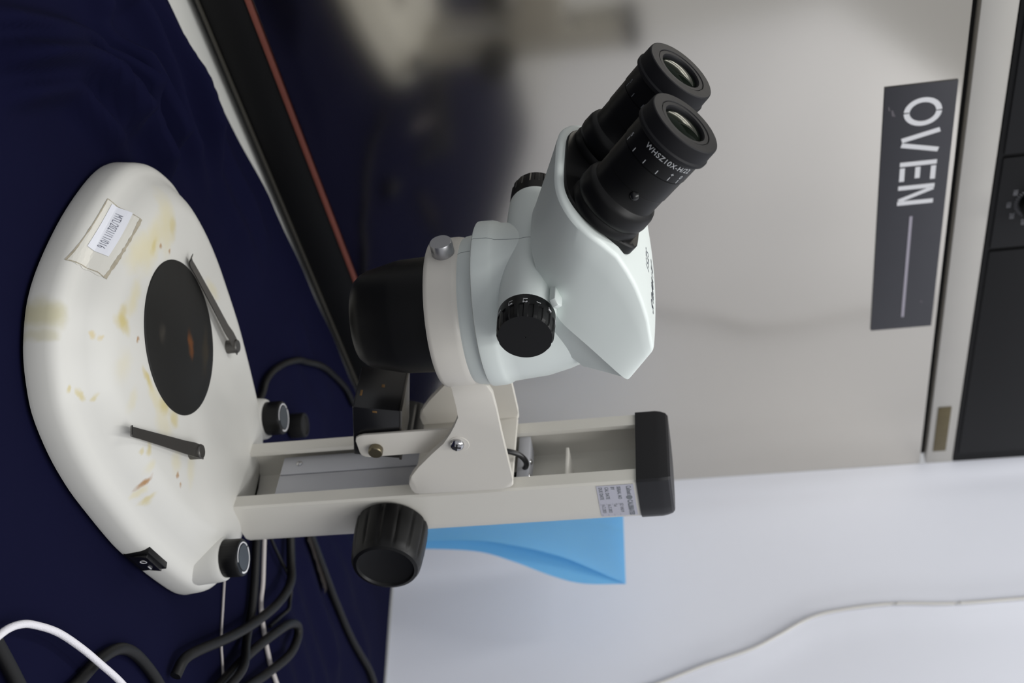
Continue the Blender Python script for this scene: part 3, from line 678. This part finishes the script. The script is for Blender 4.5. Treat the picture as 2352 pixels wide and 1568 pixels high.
for fi, (P, h, w) in enumerate(FS):
    dmin = np.full(len(XY), 9.); sg_ = np.zeros(len(XY)); end = np.zeros(len(XY))
    for k in range(len(P)-1):
        a, b_ = P[k], P[k+1]; d = b_-a; L2 = d@d; t = np.clip(((XY-a)@d)/L2, 0, 1); q = a+t[:, None]*d; v = XY-q; ds = np.linalg.norm(v, axis=1)
        m_ = ds < dmin; dmin[m_] = ds[m_]; sg_[m_] = np.sign(d[0]*v[m_, 1]-d[1]*v[m_, 0]); end[m_] = (k+t[m_])/(len(P)-1)
    sd = dmin*sg_; taper = np.clip(np.minimum(end, 1-end)*5, 0, 1)
    Z += fade*taper*h*(1.3,1.9,1.9,1.9,1.,.55,.5,.45,1.6,.5,.4)[fi]*(np.exp(-((sd-w*1.35)/w)**2)+.75*np.exp(-((sd+w*1.35)/w)**2))
# flat under the microscope and towards the viewer
loc = np.stack([XY[:, 0]*math.cos(TH)-XY[:, 1]*math.sin(TH), XY[:, 0]*math.sin(TH)+XY[:, 1]*math.cos(TH)], 1)
dm = np.sqrt((loc[:, 0]/.135)**2+((loc[:, 1]-.045)/.165)**2); k_ = np.clip((dm-.95)/.18, 0, 1); k_ = k_*k_*(3-2*k_)
Z = -.0015+(Z+.0015)*k_
Z = np.maximum(Z, -.0018)
G[:, :, 2] = Z.reshape(na+1, nb+1)
def cloth_z(x, y): k = np.argmin((XY[:, 0]-x)**2+(XY[:, 1]-y)**2); return float(Z[k])
bm = bmesh.new(); V = [[bm.verts.new(G[i, j]) for j in range(nb+1)] for i in range(na+1)]
for i in range(na):
    for j in range(nb): bm.faces.new((V[i][j], V[i+1][j], V[i+1][j+1], V[i][j+1]))
bmesh.ops.remove_doubles(bm, verts=bm.verts, dist=1e-6); bmesh.ops.recalc_face_normals(bm, faces=bm.faces)
M_cloth = mat('navy_cloth', rgb(13, 14, 39), .9, spec=.06, var=.06, vscale=25, bump=.02, bscale=1200)
o = obj('tablecloth', bm, M_cloth, None, 180); prop(o, 'navy blue cloth with soft folds spread over the table', 'tablecloth')

# blue folded sheet standing against the wall
def wp(a, z, off): return E0+WX*a+WN*off+Vector((0, 0, z))
M_blue = mat('light_blue_sheet', rgb(152, 218, 255), .5, var=.02)
front = [(.1265,.0030),(.1265,.055),(.127,.120),(.132,.165),(.141,.210),(.152,.241),(.163,.270)]
rear = [(.1265,.0030),(.1268,.055),(.129,.120),(.140,.159),(.155,.197),(.163,.228),(.163,.270)]
bm = bmesh.new()
def leaf(edge, off0, offe):
    rowsL = []
    for a, z in spline(edge, 6):
        r = []
        for k in range(9):
            f = k/8; aa_ = .084+(a-.084)*f; r.append(bm.verts.new(wp(aa_, z, off0+(offe(z)-off0)*f**2+max(0,.27-z)*.16)))
        rowsL.append(r)
    fs = []
    for A, B in zip(rowsL, rowsL[1:]):
        for k in range(8): fs.append(bm.faces.new((A[k], A[k+1], B[k+1], B[k])))
    return fs
leaf(front, .108, lambda z: .100+.020*math.sin(PI*min(1, max(0, z)/.27))); leaf(rear, .100, lambda z: .0990)
bmesh.ops.solidify(bm, geom=list(bm.faces), thickness=.0008)
o = obj('folded_sheet', bm, M_blue, None, 60); prop(o, 'light blue folded sheet standing upright before the white wall panel behind the pillar', 'sheet')

# ------------------------------------------------------------------ CABLES
M_cab = mat('black_cable_rubber', rgb(14, 14, 15), .5, spec=.3); M_wcab = mat('white_braided_sleeve', rgb(222, 220, 226), .7, bump=.5, bscale=1500); M_gcab = mat('off_white_cable', rgb(186, 180, 178), .5); M_tan = mat('brown_grey_strap', rgb(58, 50, 45), .6, var=.3, vscale=60)
def cable(name, pts, r, m, label, zs=None, cat='cable', **k):
    if not zs: zs = [r]*len(pts)
    P = [(p[0]/1000, p[1]/1000, max(p[2], cloth_z(p[0]/1000, p[1]/1000)+r+.0006)) for p in spline([(x, y, z) for (x, y), z in zip(pts, zs)], 4)]
    return prop(obj(name, tube(bmesh.new(), P, r, n=3), m), label, cat, **k)
cable('power_cable', [(60,205),(47,229),(35,243),(26,271),(21,318),(26,366),(36,417),(53,463),(73,488)], .0030, M_cab, 'black cable arching on the cloth behind the left rear of the microscope base')
cable('charging_cable', [(150,214),(163,209),(181,203),(198,197),(210,190),(221,189),(235,191),(261,197),(281,207),(300,220)], .0019, M_gcab, 'thin off-white cable running out from behind the pillar under black cables')
cable('power_cable', [(160,262),(173,258),(190,249),(204,232),(213,196),(217,147),(216,96),(213,51),(214,31),(222,20)], .0038, M_cab, 'thick black cable sweeping from behind the pillar towards the front right', [.006,.006,.008,.0125,.0145,.0135,.0125,.010,.008,.006])
cable('power_cable', [(252,30),(248,86),(240,142),(236,189),(237,222),(243,240),(252,238),(260,212),(264,172),(264,149),(263,120)], .0038, M_cab, 'black cable bent into a narrow loop right of the microscope', [.006,.006,.008,.012,.012,.012,.012,.013,.008,.006,.006])
cable('power_cable', [(150,192),(164,185),(190,175),(211,164),(230,144),(241,107),(248,70)], .0034, M_cab, 'black cable leaving the base below the right brightness knob', [.0042,.0042,.0042,.0042,.0060,.0170,.017])
cable('signal_cable', [(160,215),(171,223),(186,236),(204,252),(221,252),(230,231),(233,199)], .0014, M_cab, 'thin black cable curling behind the off-white cable', [.004,.004,.004,.004,.004,.004,.004])
cable('thread_cable', [(179,125),(200,117),(221,109),(236,107),(256,105)], .0009, M_gcab, 'very thin grey cord near the right frame edge under black cables')
cable('power_cable', [(195,-115),(192,-97),(186,-71),(186,-47),(194,-28),(210,-10),(226,4)], .0037, M_cab, 'black cable hump behind the white braided cable at front right')
cable('power_cable', [(140,-178),(154,-169),(165,-162),(185,-150)], .0040, M_cab, 'black cable in the near right corner of the table')
cable('power_cable', [(165,305),(185,323),(236,360),(287,400),(358,472)], .0034, M_cab, 'straight black cable lying diagonally before the white wall panel')
cable('braided_cable', [(149,-182),(145,-167),(145,-155),(148,-144),(157,-124),(171,-103),(186,-84),(201,-66),(222,-45)], .0021, M_wcab, 'white braided cable curving across the near right corner of the cloth', [.006,.007,.008,.009,.010,.011,.012,.013,.014])
bm = bmesh.new(); Pp = spline([(178,312),(196,326),(222,342),(236,345)], 6); rowsL = []
for i, p in enumerate(Pp):
    t = Pp[min(i+1, len(Pp)-1)]-Pp[max(0, i-1)]; t /= np.linalg.norm(t); n_ = np.array([-t[1], t[0]])*7
    rowsL.append([bm.verts.new(((p[0]+n_[0])/1000, (p[1]+n_[1])/1000, .004+cloth_z((p[0]+n_[0])/1000, (p[1]+n_[1])/1000))), bm.verts.new(((p[0]-n_[0])/1000, (p[1]-n_[1])/1000, .004+cloth_z((p[0]-n_[0])/1000, (p[1]-n_[1])/1000)))])
for A, B in zip(rowsL, rowsL[1:]): bm.faces.new((A[0], B[0], B[1], A[1]))
bmesh.ops.solidify(bm, geom=list(bm.faces), thickness=.002)
o = obj('strap', bm, M_tan); prop(o, 'short brown-grey strap lying on the cloth beside the diagonal black cable', 'strap')
# black plug behind the left brightness knob
pg = lathe(bmesh.new(), [(.0100,0),(.0112,.001),(.0112,.0120),(.0104,.0135),(.0085,.0135),(.0080,.0125),(0,.0125)], 32, mtx=Matrix.Translation((.079,.302,-.0005)))
o = obj('cable_plug', pg, M_cab); prop(o, 'round black plug standing behind the left brightness knob', 'plug')
